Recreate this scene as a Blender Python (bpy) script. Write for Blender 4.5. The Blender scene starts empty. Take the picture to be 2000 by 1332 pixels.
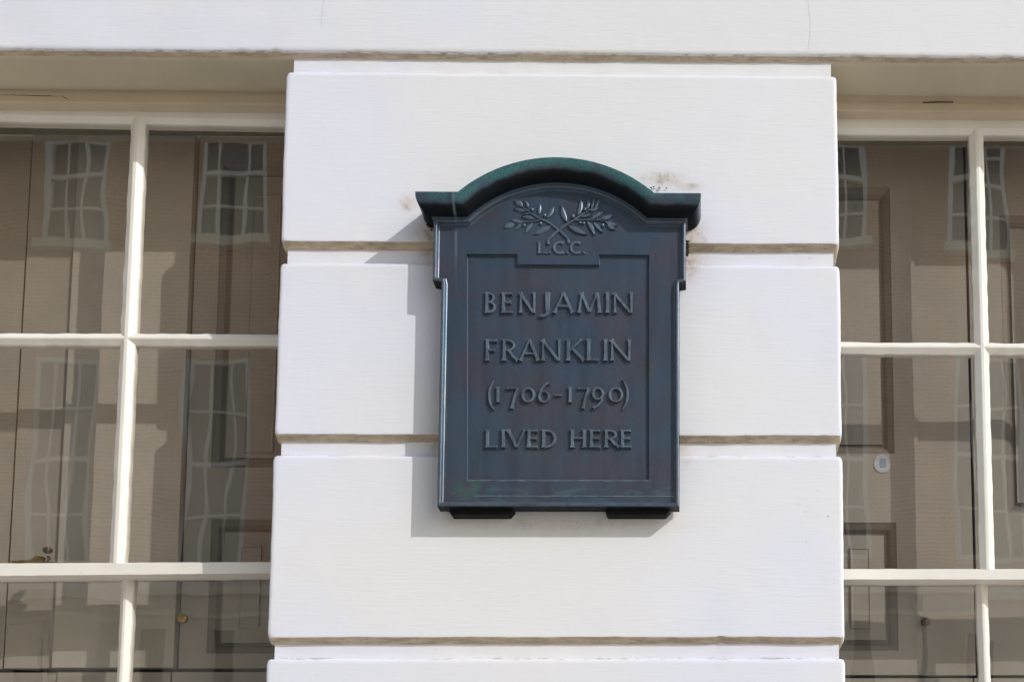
import bpy, bmesh, math, random
from mathutils import Vector, Matrix, noise
from mathutils.geometry import tessellate_polygon
random.seed(7)
S = bpy.context.scene
C = S.collection

# ------------------------------------------------------------------ camera
F, CX, CY = 2400.0, 1410.0, 1502.0                 # focal length and principal point, pixels of a 2000 px wide frame
VV, HV = (1316.0, -22306.0), (138751.0, 1212.0)    # where uprights and level lines meet
D, ZC = 2.9, 1.6
up_c = Vector((VV[0] - CX, -(VV[1] - CY), -F)).normalized()
x_c = Vector((HV[0] - CX, -(HV[1] - CY), -F)).normalized()
x_c = (x_c - up_c * x_c.dot(up_c)).normalized()
y_c = up_c.cross(x_c)
CW = Matrix((x_c, y_c, up_c))                      # camera coords -> world coords
cam_d = bpy.data.cameras.new('camera')
cam = bpy.data.objects.new('camera', cam_d)
C.objects.link(cam)
M4 = CW.to_4x4(); M4.translation = (0, -D, ZC)
cam.matrix_world = M4
cam_d.sensor_width = 36.0
cam_d.lens = 36.0 * F / 2000.0
cam_d.shift_x = -(CX - 1000.0) / 2000.0
cam_d.shift_y = (CY - 666.0) / 2000.0
cam_d.clip_start = 0.05
cam_d.clip_end = 500
S.camera = cam

def P(px, py, Y=0.0):
    d = CW @ Vector(((px - CX) / F, -(py - CY) / F, -1.0))
    t = (Y + D) / d.y
    return Vector((d.x * t, Y, ZC + d.z * t))

# ------------------------------------------------------------------ light
W = bpy.data.worlds.new('World'); S.world = W; W.use_nodes = True
SUN_AZ_X, SUN_Y, SUN_Z = 0.66, -0.49, 0.54
sv = Vector((SUN_AZ_X, SUN_Y, SUN_Z)).normalized()
wn = W.node_tree.nodes; wl = W.node_tree.links
sky = wn.new('ShaderNodeTexSky'); sky.sky_type = 'NISHITA'; sky.sun_disc = False
sky.sun_elevation = math.asin(sv.z); sky.sun_rotation = math.atan2(sv.x, sv.y)
sky.air_density = 1.8; sky.dust_density = 1.5; sky.ozone_density = 5.0
bg = wn['Background']; bg.inputs[1].default_value = 0.15
wl.new(sky.outputs[0], bg.inputs[0])
sd = bpy.data.lights.new('sun', 'SUN'); sd.energy = 2.0; sd.angle = math.radians(0.5); sd.color = (1.0, 0.96, 0.93)
so = bpy.data.objects.new('sun', sd); C.objects.link(so)
so.rotation_euler = sv.to_track_quat('Z', 'Y').to_euler()
so.location = (0, 5, 30)
S.view_settings.view_transform = 'Standard'; S.view_settings.look = 'None'
S.view_settings.gamma = 1; S.view_settings.use_curve_mapping = False
S.view_settings.exposure = 0.36
S.render.engine = 'CYCLES'
S.cycles.max_bounces = 8; S.cycles.diffuse_bounces = 5; S.cycles.transparent_max_bounces = 16
S.cycles.use_denoising = True

# ------------------------------------------------------------------ materials
class NT:
    def __init__(s, name):
        s.m = bpy.data.materials.new(name); s.m.use_nodes = True
        s.n = s.m.node_tree.nodes; s.l = s.m.node_tree.links
        s.b = s.n['Principled BSDF']; s.out = s.n['Material Output']
        s._o = None
    def set(s, sock, v):
        if isinstance(v, bpy.types.NodeSocket): s.l.new(v, sock)
        elif v is not None:
            if isinstance(v, (tuple, list)) and len(v) == 3 and len(sock.default_value) == 4: v = (*v, 1)
            sock.default_value = v
    def obj(s):
        if not s._o: s._o = s.n.new('ShaderNodeTexCoord').outputs['Object']
        return s._o
    def geo(s): return s.n.new('ShaderNodeNewGeometry')
    def map(s, scale=(1, 1, 1), loc=(0, 0, 0), vec=None):
        q = s.n.new('ShaderNodeMapping'); s.set(q.inputs['Vector'], vec or s.obj())
        q.inputs['Scale'].default_value = scale; q.inputs['Location'].default_value = loc
        return q.outputs[0]
    def noise(s, scale, detail=4, rough=.55, vec=None, dist=0):
        q = s.n.new('ShaderNodeTexNoise'); s.set(q.inputs['Vector'], vec or s.obj())
        q.inputs['Scale'].default_value = scale; q.inputs['Detail'].default_value = detail
        q.inputs['Roughness'].default_value = rough; q.inputs['Distortion'].default_value = dist
        return q.outputs[0]
    def ramp(s, v, a, b, lo=0., hi=1.):
        q = s.n.new('ShaderNodeMapRange'); q.interpolation_type = 'SMOOTHSTEP'
        s.set(q.inputs[0], v); q.inputs[1].default_value = a; q.inputs[2].default_value = b
        q.inputs[3].default_value = lo; q.inputs[4].default_value = hi
        return q.outputs[0]
    def math(s, op, a, b=None, c=None):
        q = s.n.new('ShaderNodeMath'); q.operation = op
        s.set(q.inputs[0], a)
        if b is not None: s.set(q.inputs[1], b)
        if c is not None: s.set(q.inputs[2], c)
        return q.outputs[0]
    def mix(s, f, a, b):
        q = s.n.new('ShaderNodeMix'); q.data_type = 'RGBA'
        s.set(q.inputs[0], f); s.set(q.inputs[6], a); s.set(q.inputs[7], b)
        return q.outputs[2]
    def xyz(s, vec=None):
        q = s.n.new('ShaderNodeSeparateXYZ'); s.set(q.inputs[0], vec or s.obj()); return q.outputs
    def attr(s, name):
        q = s.n.new('ShaderNodeAttribute'); q.attribute_name = name; return q.outputs['Fac']
    def bump(s, h, strength=.3, dist=.002, prev=None):
        q = s.n.new('ShaderNodeBump'); s.set(q.inputs['Height'], h)
        q.inputs['Strength'].default_value = strength; q.inputs['Distance'].default_value = dist
        if prev is not None: s.l.new(prev, q.inputs['Normal'])
        return q.outputs[0]
    def fin(s, col=None, rough=None, nrm=None, metal=None, spec=None):
        s.set(s.b.inputs['Base Color'], col); s.set(s.b.inputs['Roughness'], rough)
        if nrm is not None: s.l.new(nrm, s.b.inputs['Normal'])
        if metal is not None: s.set(s.b.inputs['Metallic'], metal)
        if spec is not None: s.set(s.b.inputs['Specular IOR Level'], spec)
        return s.m

def gauss(t, v, c, w):
    d = t.math('SUBTRACT', v, c); d = t.math('DIVIDE', d, w); d = t.math('MULTIPLY', d, d)
    return t.math('EXPONENT', t.math('MULTIPLY', d, -1.0))

# joint heights of the rusticated front (edge of the course above, top edge of the course below)
def zavg(a, b): return (P(*a).z + P(*b).z) / 2
J = [(zavg((620, 103), (1600, 106)), zavg((640, 144), (1600, 145))),
     (zavg((600, 475), (1600, 476)), zavg((600, 515), (1600, 517))),
     (zavg((600, 851), (1600, 851)), zavg((600, 890), (1600, 890))),
     (zavg((600, 1246), (1600, 1245)), zavg((600, 1288), (1600, 1284)))]
PX0 = sum(P(x, y).x for x, y in ((551, 300), (541, 700), (525, 1200))) / 3
PX1 = sum(P(x, y).x for x, y in ((1638, 300), (1640, 700), (1651, 1200))) / 3

def m_stucco(name, base=(.755, .765, .845), warm=(.76, .74, .71), rough=.62):
    t = NT(name)
    big = t.noise(2.2, 3); c = t.mix(t.ramp(big, .4, .68), base, tuple(v * .965 for v in base)); c = t.mix(t.ramp(t.noise(1.3, 3, .5, t.map((1, 1, 1), (3, 0, 5))), .44, .60, .75, 0), c, (.785, .78, .77))  # cream patches phased to paint warm light on the lower wall
    brush = t.noise(1, 5, .6, t.map((14, 40, 170)))
    c = t.mix(t.ramp(brush, .5, .8, 0, .18), c, warm)
    # fine dirt specks, rare
    sp = t.noise(95, 2, .5); spb = t.noise(5, 2, .5)
    m = t.math('MULTIPLY', t.ramp(sp, .70, .76), t.ramp(spb, .55, .7))
    c = t.mix(t.math('MULTIPLY', m, .55), c, (.22, .19, .17))
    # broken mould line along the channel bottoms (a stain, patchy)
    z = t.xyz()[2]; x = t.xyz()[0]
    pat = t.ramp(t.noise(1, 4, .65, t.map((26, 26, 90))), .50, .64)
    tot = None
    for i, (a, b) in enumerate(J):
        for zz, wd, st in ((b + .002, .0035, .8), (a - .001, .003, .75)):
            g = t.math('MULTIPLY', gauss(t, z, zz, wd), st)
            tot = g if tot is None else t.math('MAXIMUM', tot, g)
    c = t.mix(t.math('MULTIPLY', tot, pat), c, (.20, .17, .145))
    # rusty-brown run-off stains; the wide tan one below the plaque paints reflected glow
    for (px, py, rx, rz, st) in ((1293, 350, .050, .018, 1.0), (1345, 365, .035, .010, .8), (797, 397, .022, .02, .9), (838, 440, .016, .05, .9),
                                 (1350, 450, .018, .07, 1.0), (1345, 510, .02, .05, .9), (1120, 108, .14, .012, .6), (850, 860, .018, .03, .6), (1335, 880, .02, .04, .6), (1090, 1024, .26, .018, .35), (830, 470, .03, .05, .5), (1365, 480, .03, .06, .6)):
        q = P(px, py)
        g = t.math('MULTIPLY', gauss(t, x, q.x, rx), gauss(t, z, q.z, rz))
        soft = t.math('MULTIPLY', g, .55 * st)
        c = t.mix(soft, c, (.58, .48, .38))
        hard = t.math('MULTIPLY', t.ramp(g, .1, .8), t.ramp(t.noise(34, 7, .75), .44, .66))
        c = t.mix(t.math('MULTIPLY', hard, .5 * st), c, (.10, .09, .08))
    n = t.bump(t.noise(260, 3, .5), .12, .001)
    n = t.bump(brush, .42, .0013, n)
    n = t.bump(t.noise(5, 3, .5), .28, .008, n)
    n = t.bump(t.ramp(sp, .68, .76), .25, .0015, n)
    return t.fin(c, rough, n, spec=.35)

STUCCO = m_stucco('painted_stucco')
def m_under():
    t = NT('soiled_shaded_underside')
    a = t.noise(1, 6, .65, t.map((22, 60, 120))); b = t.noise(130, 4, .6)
    c = t.mix(t.ramp(a, .35, .65), (.62, .52, .40), (.42, .34, .26))  # brown dirt plus the shaded, bounce-lit tone painted on undersides
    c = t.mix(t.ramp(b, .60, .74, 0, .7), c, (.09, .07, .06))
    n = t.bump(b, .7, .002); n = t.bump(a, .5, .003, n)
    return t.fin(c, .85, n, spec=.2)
UNDER = m_under()

def m_paint(name, col, rough=.42, chips=(.32, .28, .24), chip_amt=.5, bscale=(8, 8, 160)):
    t = NT(name)
    br = t.noise(1, 5, .6, t.map(bscale)); g = t.noise(6, 3)
    c = t.mix(t.ramp(g, .35, .7, 0, .5), col, tuple(v * .88 for v in col))
    sp = t.noise(140, 3, .6)
    m = t.math('MULTIPLY', t.ramp(sp, .66, .71), t.ramp(t.noise(18, 3), .5, .62))
    c = t.mix(t.math('MULTIPLY', m, chip_amt), c, chips)
    n = t.bump(br, .25, .001); n = t.bump(g, .3, .004, n); n = t.bump(sp, .25, .001, n)
    return t.fin(c, rough, n, spec=.45)
SASH = m_paint('cream_sash_paint', (.82, .785, .71))
FRAME = m_paint('stone_frame_paint', (.58, .52, .39), .6)
HEAD = m_paint('tan_head_board_paint', (.60, .50, .37), .6)  # one even tan, darker than the sash cream
SHUT = m_paint('grey_green_shutter_paint', (.34, .31, .268), .5, (.11, .09, .08), .7, (5, 5, 60))
SHUTL = m_paint('lighter_shutter_paint', (.43, .40, .35), .5, (.12, .11, .10), .6, (5, 5, 60))  # lighter tone for a single leaf
SHUTG = m_paint('darker_shutter_moulding', (.19, .165, .135), .5, (.10, .09, .08), .5, (60, 5, 5))  # mouldings coloured darker than the flat fields
def m_plain(name, col, rough=.7, metal=0, spec=.3, nscale=30, var=.15, bump=.2):
    t = NT(name); g = t.noise(nscale, 4)
    c = t.mix(t.ramp(g, .3, .7), tuple(min(1, v * (1 + var)) for v in col), tuple(v * (1 - var) for v in col))
    return t.fin(c, rough, t.bump(g, bump, .002), metal, spec)
DARKROOM = m_plain('unlit_interior', (.03, .028, .026), .9)
BLACK = m_plain('blackened_iron', (.008, .008, .009), .75, 0, .2, 60)
BRASS = m_plain('old_brass', (.40, .27, .10), .34, 1.0, .5, 60, .2, .1)
BROWN = m_plain('dark_bronze_knob', (.13, .085, .06), .35, .6, .5, 60)
CRACK = m_plain('open_crack', (.05, .04, .03), .9)
MOSS = m_plain('dead_moss', (.06, .045, .03), .95, 0, .1, 200, .5, 1.0)
LABELM = m_plain('pale_label', (.44, .47, .52), .5)
LABELB = m_plain('blue_grey_label', (.25, .30, .40), .5)

def m_glass():
    t = NT('window_glass')
    lw = t.geo()
    oi = t.n.new('ShaderNodeObjectInfo'); av = t.n.new('ShaderNodeVectorMath'); av.operation = 'ADD'
    rv = t.math('MULTIPLY', oi.outputs['Random'], 60.0); t.l.new(t.obj(), av.inputs[0]); t.l.new(rv, av.inputs[1]); t._o = av.outputs[0]
    n0 = t.noise(3.2, 1, .4, t.map((1.7, 1, 1))); n1 = t.noise(11, 1, .4, t.map((1.4, 1, .6)))
    h = t.math('ADD', t.math('MULTIPLY', n0, 1.0), t.math('MULTIPLY', n1, .06))
    nb = t.bump(h, 1.0, .0006)
    dot = t.n.new('ShaderNodeVectorMath'); dot.operation = 'DOT_PRODUCT'
    t.l.new(lw.outputs['Incoming'], dot.inputs[0]); t.l.new(lw.outputs['Normal'], dot.inputs[1])
    ab = t.math('ABSOLUTE', dot.outputs['Value'])
    sch = t.math('POWER', t.math('SUBTRACT', 1.0, ab), 5.0)
    fac = t.math('MULTIPLY_ADD', sch, .90, .095)
    tr = t.n.new('ShaderNodeBsdfTransparent'); tr.inputs[0].default_value = (.975, .97, .955, 1)
    gl = t.n.new('ShaderNodeBsdfGlossy'); gl.inputs['Roughness'].default_value = .012; gl.inputs['Color'].default_value = (1, 1, 1, 1)
    t.l.new(nb, gl.inputs['Normal'])
    mx = t.n.new('ShaderNodeMixShader'); t.l.new(fac, mx.inputs[0]); t.l.new(tr.outputs[0], mx.inputs[1]); t.l.new(gl.outputs[0], mx.inputs[2])
    t.l.new(mx.outputs[0], t.out.inputs[0]); t.n.remove(t.b)
    return t.m
GLASS = m_glass()

def m_bronze(name='weathered_bronze'):
    t = NT(name)
    X, Y_, Z = t.xyz()
    big = t.noise(7, 5, .6); st = t.noise(1, 5, .6, t.map((30, 30, 5)))
    c = t.mix(t.ramp(big, .40, .66), (.064, .095, .140), (.084, .084, .110))
    c = t.mix(t.ramp(st, .52, .75, 0, .65), c, (.055, .095, .12))
    fine = t.noise(220, 4, .6)
    c = t.mix(t.ramp(fine, .5, .8, 0, .35), c, (.12, .14, .16))
    # verdigris that follows the attribute set while casting the mouldings
    pa = t.attr('patina'); pn = t.noise(24, 6, .7)
    pm = t.ramp(t.math('ADD', pa, t.math('MULTIPLY', t.math('SUBTRACT', pn, .5), 2.2)), .35, .95)
    green = t.mix(t.ramp(fine, .35, .7), (.014, .085, .085), (.045, .19, .18))
    c = t.mix(t.math('MULTIPLY', pm, .72), c, green)
    so = t.attr('soot_shade')  # black crust, plus shade painted on undersides and feet of the relief
    c = t.mix(t.math('MULTIPLY', t.ramp(t.math('ADD', so, t.math('MULTIPLY', t.math('SUBTRACT', st, .5), .5)), .3, .75), .93), c, (.006, .007, .008))
    # pale water run under the left mitre, and the thin run beside the shield
    q = P(890, 460, -.05)
    wob = t.math('MULTIPLY', t.math('SUBTRACT', t.noise(9, 2), .5), .012)
    run = gauss(t, t.math('ADD', X, wob), q.x + .0005, .0028)
    run = t.math('MULTIPLY', run, t.ramp(Z, P(890, 560, -.05).z, P(890, 470, -.05).z))
    run = t.math('MULTIPLY', run, t.ramp(t.noise(28, 3), .3, .55))
    c = t.mix(t.math('MULTIPLY', run, .55), c, (.22, .30, .34))
    # greenish crust low on the left border and a chalky bloom at the foot
    q1 = P(925, 955, -.05)
    g = t.math('MULTIPLY', gauss(t, X, q1.x, .05), gauss(t, Z, q1.z, .022))
    c = t.mix(t.math('MULTIPLY', t.ramp(g, .1, .8), t.ramp(pn, .42, .55, 0, .75)), c, (.055, .15, .12))
    q2 = P(1090, 965, -.05)
    g2 = t.math('MULTIPLY', gauss(t, Z, q2.z, .02), t.ramp(t.noise(1, 6, .7, t.map((18, 30, 60))), .45, .62))
    c = t.mix(t.math('MULTIPLY', g2, .45), c, (.13, .19, .20))
    q3 = P(868, 800, -.05)
    g3 = t.math('MULTIPLY', gauss(t, X, q3.x, .005), t.math('MULTIPLY', gauss(t, Z, q3.z, .16), t.ramp(t.noise(1, 5, .7, t.map((60, 30, 14))), .38, .6)))
    c = t.mix(t.math('MULTIPLY', g3, .6), c, (.20, .24, .22))
    # bloom on the lettering line LIVED HERE
    q4 = P(1030, 858, -.05)
    g4 = t.math('MULTIPLY', gauss(t, Z, q4.z, .03), gauss(t, X, q4.x, .06))
    c = t.mix(t.math('MULTIPLY', t.math('MULTIPLY', g4, t.ramp(pn, .40, .60)), .40), c, (.11, .15, .13))
    ww = t.attr('worn_highlight')  # some edge wear, mostly painted highlights on rims and raised fronts
    c = t.mix(t.math('MULTIPLY', ww, t.ramp(pn, .35, .6, .2, .75)), c, (.24, .32, .38))
    n = t.bump(fine, .22, .0008); n = t.bump(t.noise(45, 4), .18, .002, n)
    r = t.ramp(st, .3, .7, .36, .50)
    return t.fin(c, r, n, metal=t.math('MULTIPLY', t.math('SUBTRACT', 1.0, t.math('MAXIMUM', so, pm)), .55), spec=t.math('MULTIPLY_ADD', so, -.40, .42))
BRONZE = m_bronze()

# ------------------------------------------------------------------ mesh helpers
def link(name, bm, mat, parent=None, smooth=False, **props):
    me = bpy.data.meshes.new(name); bmesh.ops.recalc_face_normals(bm, faces=bm.faces)
    bm.to_mesh(me); bm.free()
    for m in (mat if isinstance(mat, (list, tuple)) else [mat]): me.materials.append(m)
    if smooth:
        for p in me.polygons: p.use_smooth = True
    o = bpy.data.objects.new(name, me); C.objects.link(o)
    if parent: o.parent = parent
    for k, v in props.items(): o[k] = v
    return o
def empty(name, label, cat, group=None, loc=(0, 0, 0)):
    o = bpy.data.objects.new(name, None); C.objects.link(o); o.location = loc
    o['label'] = label; o['category'] = cat
    if group: o['group'] = group
    return o
def box(bm, x0, x1, y0, y1, z0, z1, mi=0):
    v = [bm.verts.new((x, y, z)) for x in (x0, x1) for y in (y0, y1) for z in (z0, z1)]
    for f in ((0, 1, 3, 2), (4, 6, 7, 5), (0, 4, 5, 1), (2, 3, 7, 6), (0, 2, 6, 4), (1, 5, 7, 3)):
        q = bm.faces.new([v[i] for i in f]); q.material_index = mi
def loft(bm, rings, closed=True, cap0=False, cap1=False, mis=None):
    R = [[bm.verts.new(p) for p in r] for r in rings]
    n = len(R[0])
    for k in range(len(R) - 1):
        for i in range(n if closed else n - 1):
            j = (i + 1) % n
            f = bm.faces.new((R[k][i], R[k][j], R[k + 1][j], R[k + 1][i]))
            if mis: f.material_index = mis[k]
    if cap0: bm.faces.new(R[0][::-1])
    if cap1: bm.faces.new(R[-1])
    return R
def sphere(bm, c, r, sy=1.0, u=12, v=8):
    m = Matrix.Translation(c) @ Matrix.Diagonal((r, r * sy, r, 1))
    bmesh.ops.create_uvsphere(bm, u_segments=u, v_segments=v, radius=1, matrix=m)
def lathe(bm, base, prof, seg=20, axis='y'):
    rings = []
    for (r, h) in prof:
        rings.append([Vector((base[0] + r * math.cos(a), base[1] - h, base[2] + r * math.sin(a))) for a in [2 * math.pi * i / seg for i in range(seg)]])
    loft(bm, rings, True, True, True)

# ------------------------------------------------------------------ ground, street
def sheet(name, x0, x1, y0, y1, z, mat):
    bm = bmesh.new(); vs = [bm.verts.new(p) for p in ((x0, y0, z), (x1, y0, z), (x1, y1, z), (x0, y1, z))]; bm.faces.new(vs)
    return link(name, bm, mat, kind='structure')
GROUND = m_plain('ground_earth', (.20, .18, .15), .9, nscale=3)
ROADM = m_plain('worn_asphalt', (.36, .33, .29), .85, nscale=60)
PAVE = m_plain('york_stone_paving', (.48, .44, .38), .8, nscale=5)
sheet('ground', -300, 300, -300, 300, -.13, GROUND)
sheet('road', -120, 120, -10.5, -3.6, -.12, ROADM)
for nm, a, b in (('pavement', -3.6, -.02), ('pavement', -17.9, -10.5)):
    bm = bmesh.new(); box(bm, -60, 60, a, b, -.125, 0); link(nm, bm, PAVE, kind='structure')

# ------------------------------------------------------------------ this house
house = empty('town_house', 'white stucco Georgian house front with grooved pier between two sash windows', 'house')

def course(name, x0, x1, z0, z1, top=True, bottom=True, dep=.145, slope=.013, d=.017, r=.005, jit=1.0, label=None, sides=(True, True)):
    """one course of rusticated stucco: slightly rubbed arris, sloped underside that runs back to the channel"""
    # the vertex count must be constant: use a fixed count from the outer ring
    def fring(ins, y, zb, zt, amp):
        xs0, xs1 = x0 + (ins if sides[0] else 0), x1 - (ins if sides[1] else 0)
        nx = max(2, int((x1 - x0) / .008)); nz = max(2, int((z1 - z0) / .012))
        rc = .006
        pts = []
        for side in range(4):
            m = nx if side % 2 == 0 else nz
            for i in range(m):
                t = i / m
                if side == 0: x, z, ax, az = xs0 + (xs1 - xs0) * t, zb, 0, -1
                elif side == 1: x, z, ax, az = xs1, zb + (zt - zb) * t, 1, 0
                elif side == 2: x, z, ax, az = xs1 + (xs0 - xs1) * t, zt, 0, 1
                else: x, z, ax, az = xs0, zt + (zb - zt) * t, -1, 0
                n1 = noise.noise(Vector((x * 7, 1.3, z * 7))) * .0020 + noise.noise(Vector((x * 40, 5.1, z * 40))) * .0008
                chip = max(0, noise.noise(Vector((x * 30, 7.7, z * 9))) - .30) * .010 if az < 0 else 0
                o = n1 * amp * jit
                # small rounding of the plan corners
                dx = min(x - xs0, xs1 - x); dz = min(z - zb, zt - z)
                k = max(0, rc - max(dx, dz)) if min(dx, dz) <= 1e-6 else 0
                cx_, cz_ = (xs0 + xs1) / 2, (zb + zt) / 2
                x2 = x + ax * o; z2 = z + az * (o - chip * amp)
                if k > 0 and sides[0] and sides[1]:
                    x2 += (1 if x < cx_ else -1) * k * .5; z2 += (1 if z < cz_ else -1) * k * .5
                pts.append(Vector((x2, y, z2)))
        return pts
    s = slope
    R = [fring(r * 2.2, 0, z0 + r * 1.1, z1 - r * 2.2, .25),
         fring(r * 1.0, .0004, z0 + r * .45, z1 - r * 1.0, .6),
         fring(r * .25, .0020, z0 + .0006, z1 - r * .3, 1),
         fring(0, r, z0 - .0006, z1, 1)]
    if bottom:
        R.append(fring(0.0, d * .6, z0 - s * .55, z1, .8))
        R.append(fring(0.0, d + .002, z0 - s, z1, .5))
    R.append(fring(0, dep, z0 - (s if bottom else 0), z1, 0))
    bm = bmesh.new()
    V = loft(bm, R, True, False, True)
    bm.faces.new([v for v in V[0]])
    bm.normal_update()
    bmesh.ops.recalc_face_normals(bm, faces=bm.faces)
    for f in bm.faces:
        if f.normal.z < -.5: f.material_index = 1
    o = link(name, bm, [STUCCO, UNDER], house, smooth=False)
    for p in o.data.polygons: p.use_smooth = len(p.vertices) == 4 and p.material_index == 0 and p.area < .001
    if label: o['label'] = label
    return o
for i in range(4):
    zt = J[i][1]; zb = J[i + 1][0] if i < 3 else 1.86
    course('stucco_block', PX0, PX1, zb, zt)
# recessed core seen in the channels
bm = bmesh.new()
def corebox(x0, x1):
    n = 150
    for (a, b) in J:
        zt, zb = a - .004, b - .014
        rows = []
        for z in (zb, (zb + zt) / 2, zt):
            rows.append([Vector((x0 + (x1 - x0) * i / n, .0172 + .0012 * noise.noise(Vector((i * .13, z * 50, 0))), z)) for i in range(n + 1)])
        R = [[bm.verts.new(p) for p in r] for r in rows]
        for k in range(2):
            for i in range(n): bm.faces.new((R[k][i], R[k][i + 1], R[k + 1][i + 1], R[k + 1][i]))
        for x in (x0, x1):
            vs = [bm.verts.new(p) for p in ((x, .0172, zb), (x, .0172, zt), (x, .145, zt), (x, .145, zb))]; bm.faces.new(vs)
corebox(PX0 + .013, PX1 - .013)
link('channel_back', bm, STUCCO, house)
bm = bmesh.new(); box(bm, PX0 + .03, PX1 - .03, .03, .62, .0, J[0][0] + .05); link('pier_core', bm, DARKROOM, house)

# lintel band above, whole width, hanging its worn lower edge over the windows
XL, XR = -9.0, 9.0
def band():
    z0 = J[0][0]; r = .005
    xs = []; x = -2.6
    xs = [-9, -6, -4] + [-2.6 + .007 * i for i in range(int(4.6 / .007))] + [3, 5, 9]
    def row(y, z, amp):
        out = []
        for x in xs:
            o = noise.noise(Vector((x * 4, 2.2, 0))) * .0022 + noise.noise(Vector((x * 32, 4.2, 0))) * .0010
            ch = max(0, noise.noise(Vector((x * 24, 9.9, 3))) - .22) * .012
            out.append(Vector((x, y, z + (o + ch) * amp)))
        return out
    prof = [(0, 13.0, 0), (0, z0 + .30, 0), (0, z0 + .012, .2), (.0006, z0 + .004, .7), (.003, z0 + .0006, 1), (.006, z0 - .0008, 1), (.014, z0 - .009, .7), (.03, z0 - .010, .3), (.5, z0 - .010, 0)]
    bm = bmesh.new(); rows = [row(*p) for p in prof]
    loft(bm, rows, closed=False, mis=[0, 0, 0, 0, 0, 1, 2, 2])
    bm.normal_update()
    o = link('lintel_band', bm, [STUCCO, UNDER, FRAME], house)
    for p in o.data.polygons: p.use_smooth = True
    return o
band()
# the rest of the front and the mass of the house (out of the picture, it throws the shade)
bm = bmesh.new()
WL, WR = P(265, 600, .16).x - 1.12, P(1919, 600, .16).x + 1.05       # outer edges of the two windows
box(bm, XL, WL, 0, .5, 0, J[0][0] - .012); box(bm, WR, XR, 0, .5, 0, J[0][0] - .012)
box(bm, WL, WR, .004, .5, 0, 1.85)
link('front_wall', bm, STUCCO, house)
bm = bmesh.new(); box(bm, XL, XR, .62, 10, 0, 12.9); box(bm, -30, XL - .01, .1, 10, 0, 12.9); box(bm, XR + .01, 30, .1, 10, 0, 12.9); link('house_body', bm, m_plain('rear_brick', (.22, .13, .08), .9), house)
bm = bmesh.new(); box(bm, -30, 30, .5, 10.3, 12.9, 13.1); link('parapet_roof', bm, m_plain('roof_lead', (.18, .18, .19), .7), house)

# ------------------------------------------------------------------ sash windows
def bar_mesh(bm, a, b, nose, bev, dp, Yf, horizontal, wob=.0006, seed=0, lo=1.0, hi=1.0):
    """glazing bar with a narrow nose and puttied bevels running back to the glass. a, b: (x, z) ends"""
    a = Vector((a[0], 0, a[1])); b = Vector((b[0], 0, b[1])); L = (b - a).length
    n = max(2, int(L / .012)); t = (b - a) / L
    nrm = Vector((-t.z, 0, t.x)) if not horizontal else Vector((0, 0, 1))
    if not horizontal: nrm = Vector((1, 0, 0))
    rows = []
    for (off, y, w) in ((-(nose / 2 + bev * lo), dp, 1.0), (-nose / 2, 0, .25), (-nose * .3, -.0006, .1), (nose * .3, -.0006, .1), (nose / 2, 0, .25), (nose / 2 + bev * hi, dp, 1.0)):
        r = []
        for i in range(n + 1):
            p = a + t * (L * i / n)
            k = noise.noise(Vector((p.x * 30 + seed, off * 100, p.z * 30))) * wob * 3.2 + max(0, noise.noise(Vector((p.x * 16 + seed, 3, p.z * 16))) - .3) * .006 * w
            r.append(p + nrm * (off + (k * w if off > 0 else -k * w)) + Vector((0, Yf + y, 0)))
        rows.append(r)
    # back of the bar
    rows.append([p + Vector((0, .022, 0)) for p in rows[-1]]); rows.append([p + Vector((0, .022, 0)) for p in rows[0]])
    rows.append([Vector(p) for p in rows[0]])
    loft(bm, rows, closed=False)

def rail(bm, x0, x1, zt0, zt1, zb0, zb1, Yf, Yb, bev_b=0, bev_t=0, dp=.009, seed=0):
    """horizontal rail; heights given at the x0 and x1 ends; optional bevels at lower / upper edge"""
    n = int(abs(x1 - x0) / .012) + 2; rows = []
    prof = [(1, -.004 if bev_t else 0, Yb), (1, -.004 if bev_t else 0, Yf + dp + .008), (1, bev_t, Yf + dp), (1, 0, Yf), (0, 0, Yf), (0, -bev_b, Yf + dp), (0, -bev_b, Yb)]
    for (top, off, y) in prof:
        r = []
        for i in range(n + 1):
            t = i / n; x = x0 + (x1 - x0) * t
            z = (zt0 + (zt1 - zt0) * t) if top else (zb0 + (zb1 - zb0) * t)
            k = noise.noise(Vector((x * 28 + seed, top * 5, 0))) * .0007
            if off: k += max(0, noise.noise(Vector((x * 15 + seed, 3, 0))) - .3) * .006 * (1 if off > 0 else -1)
            r.append(Vector((x, y, z + off + k)))
        rows.append(r)
    loft(bm, rows, closed=False)

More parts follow.
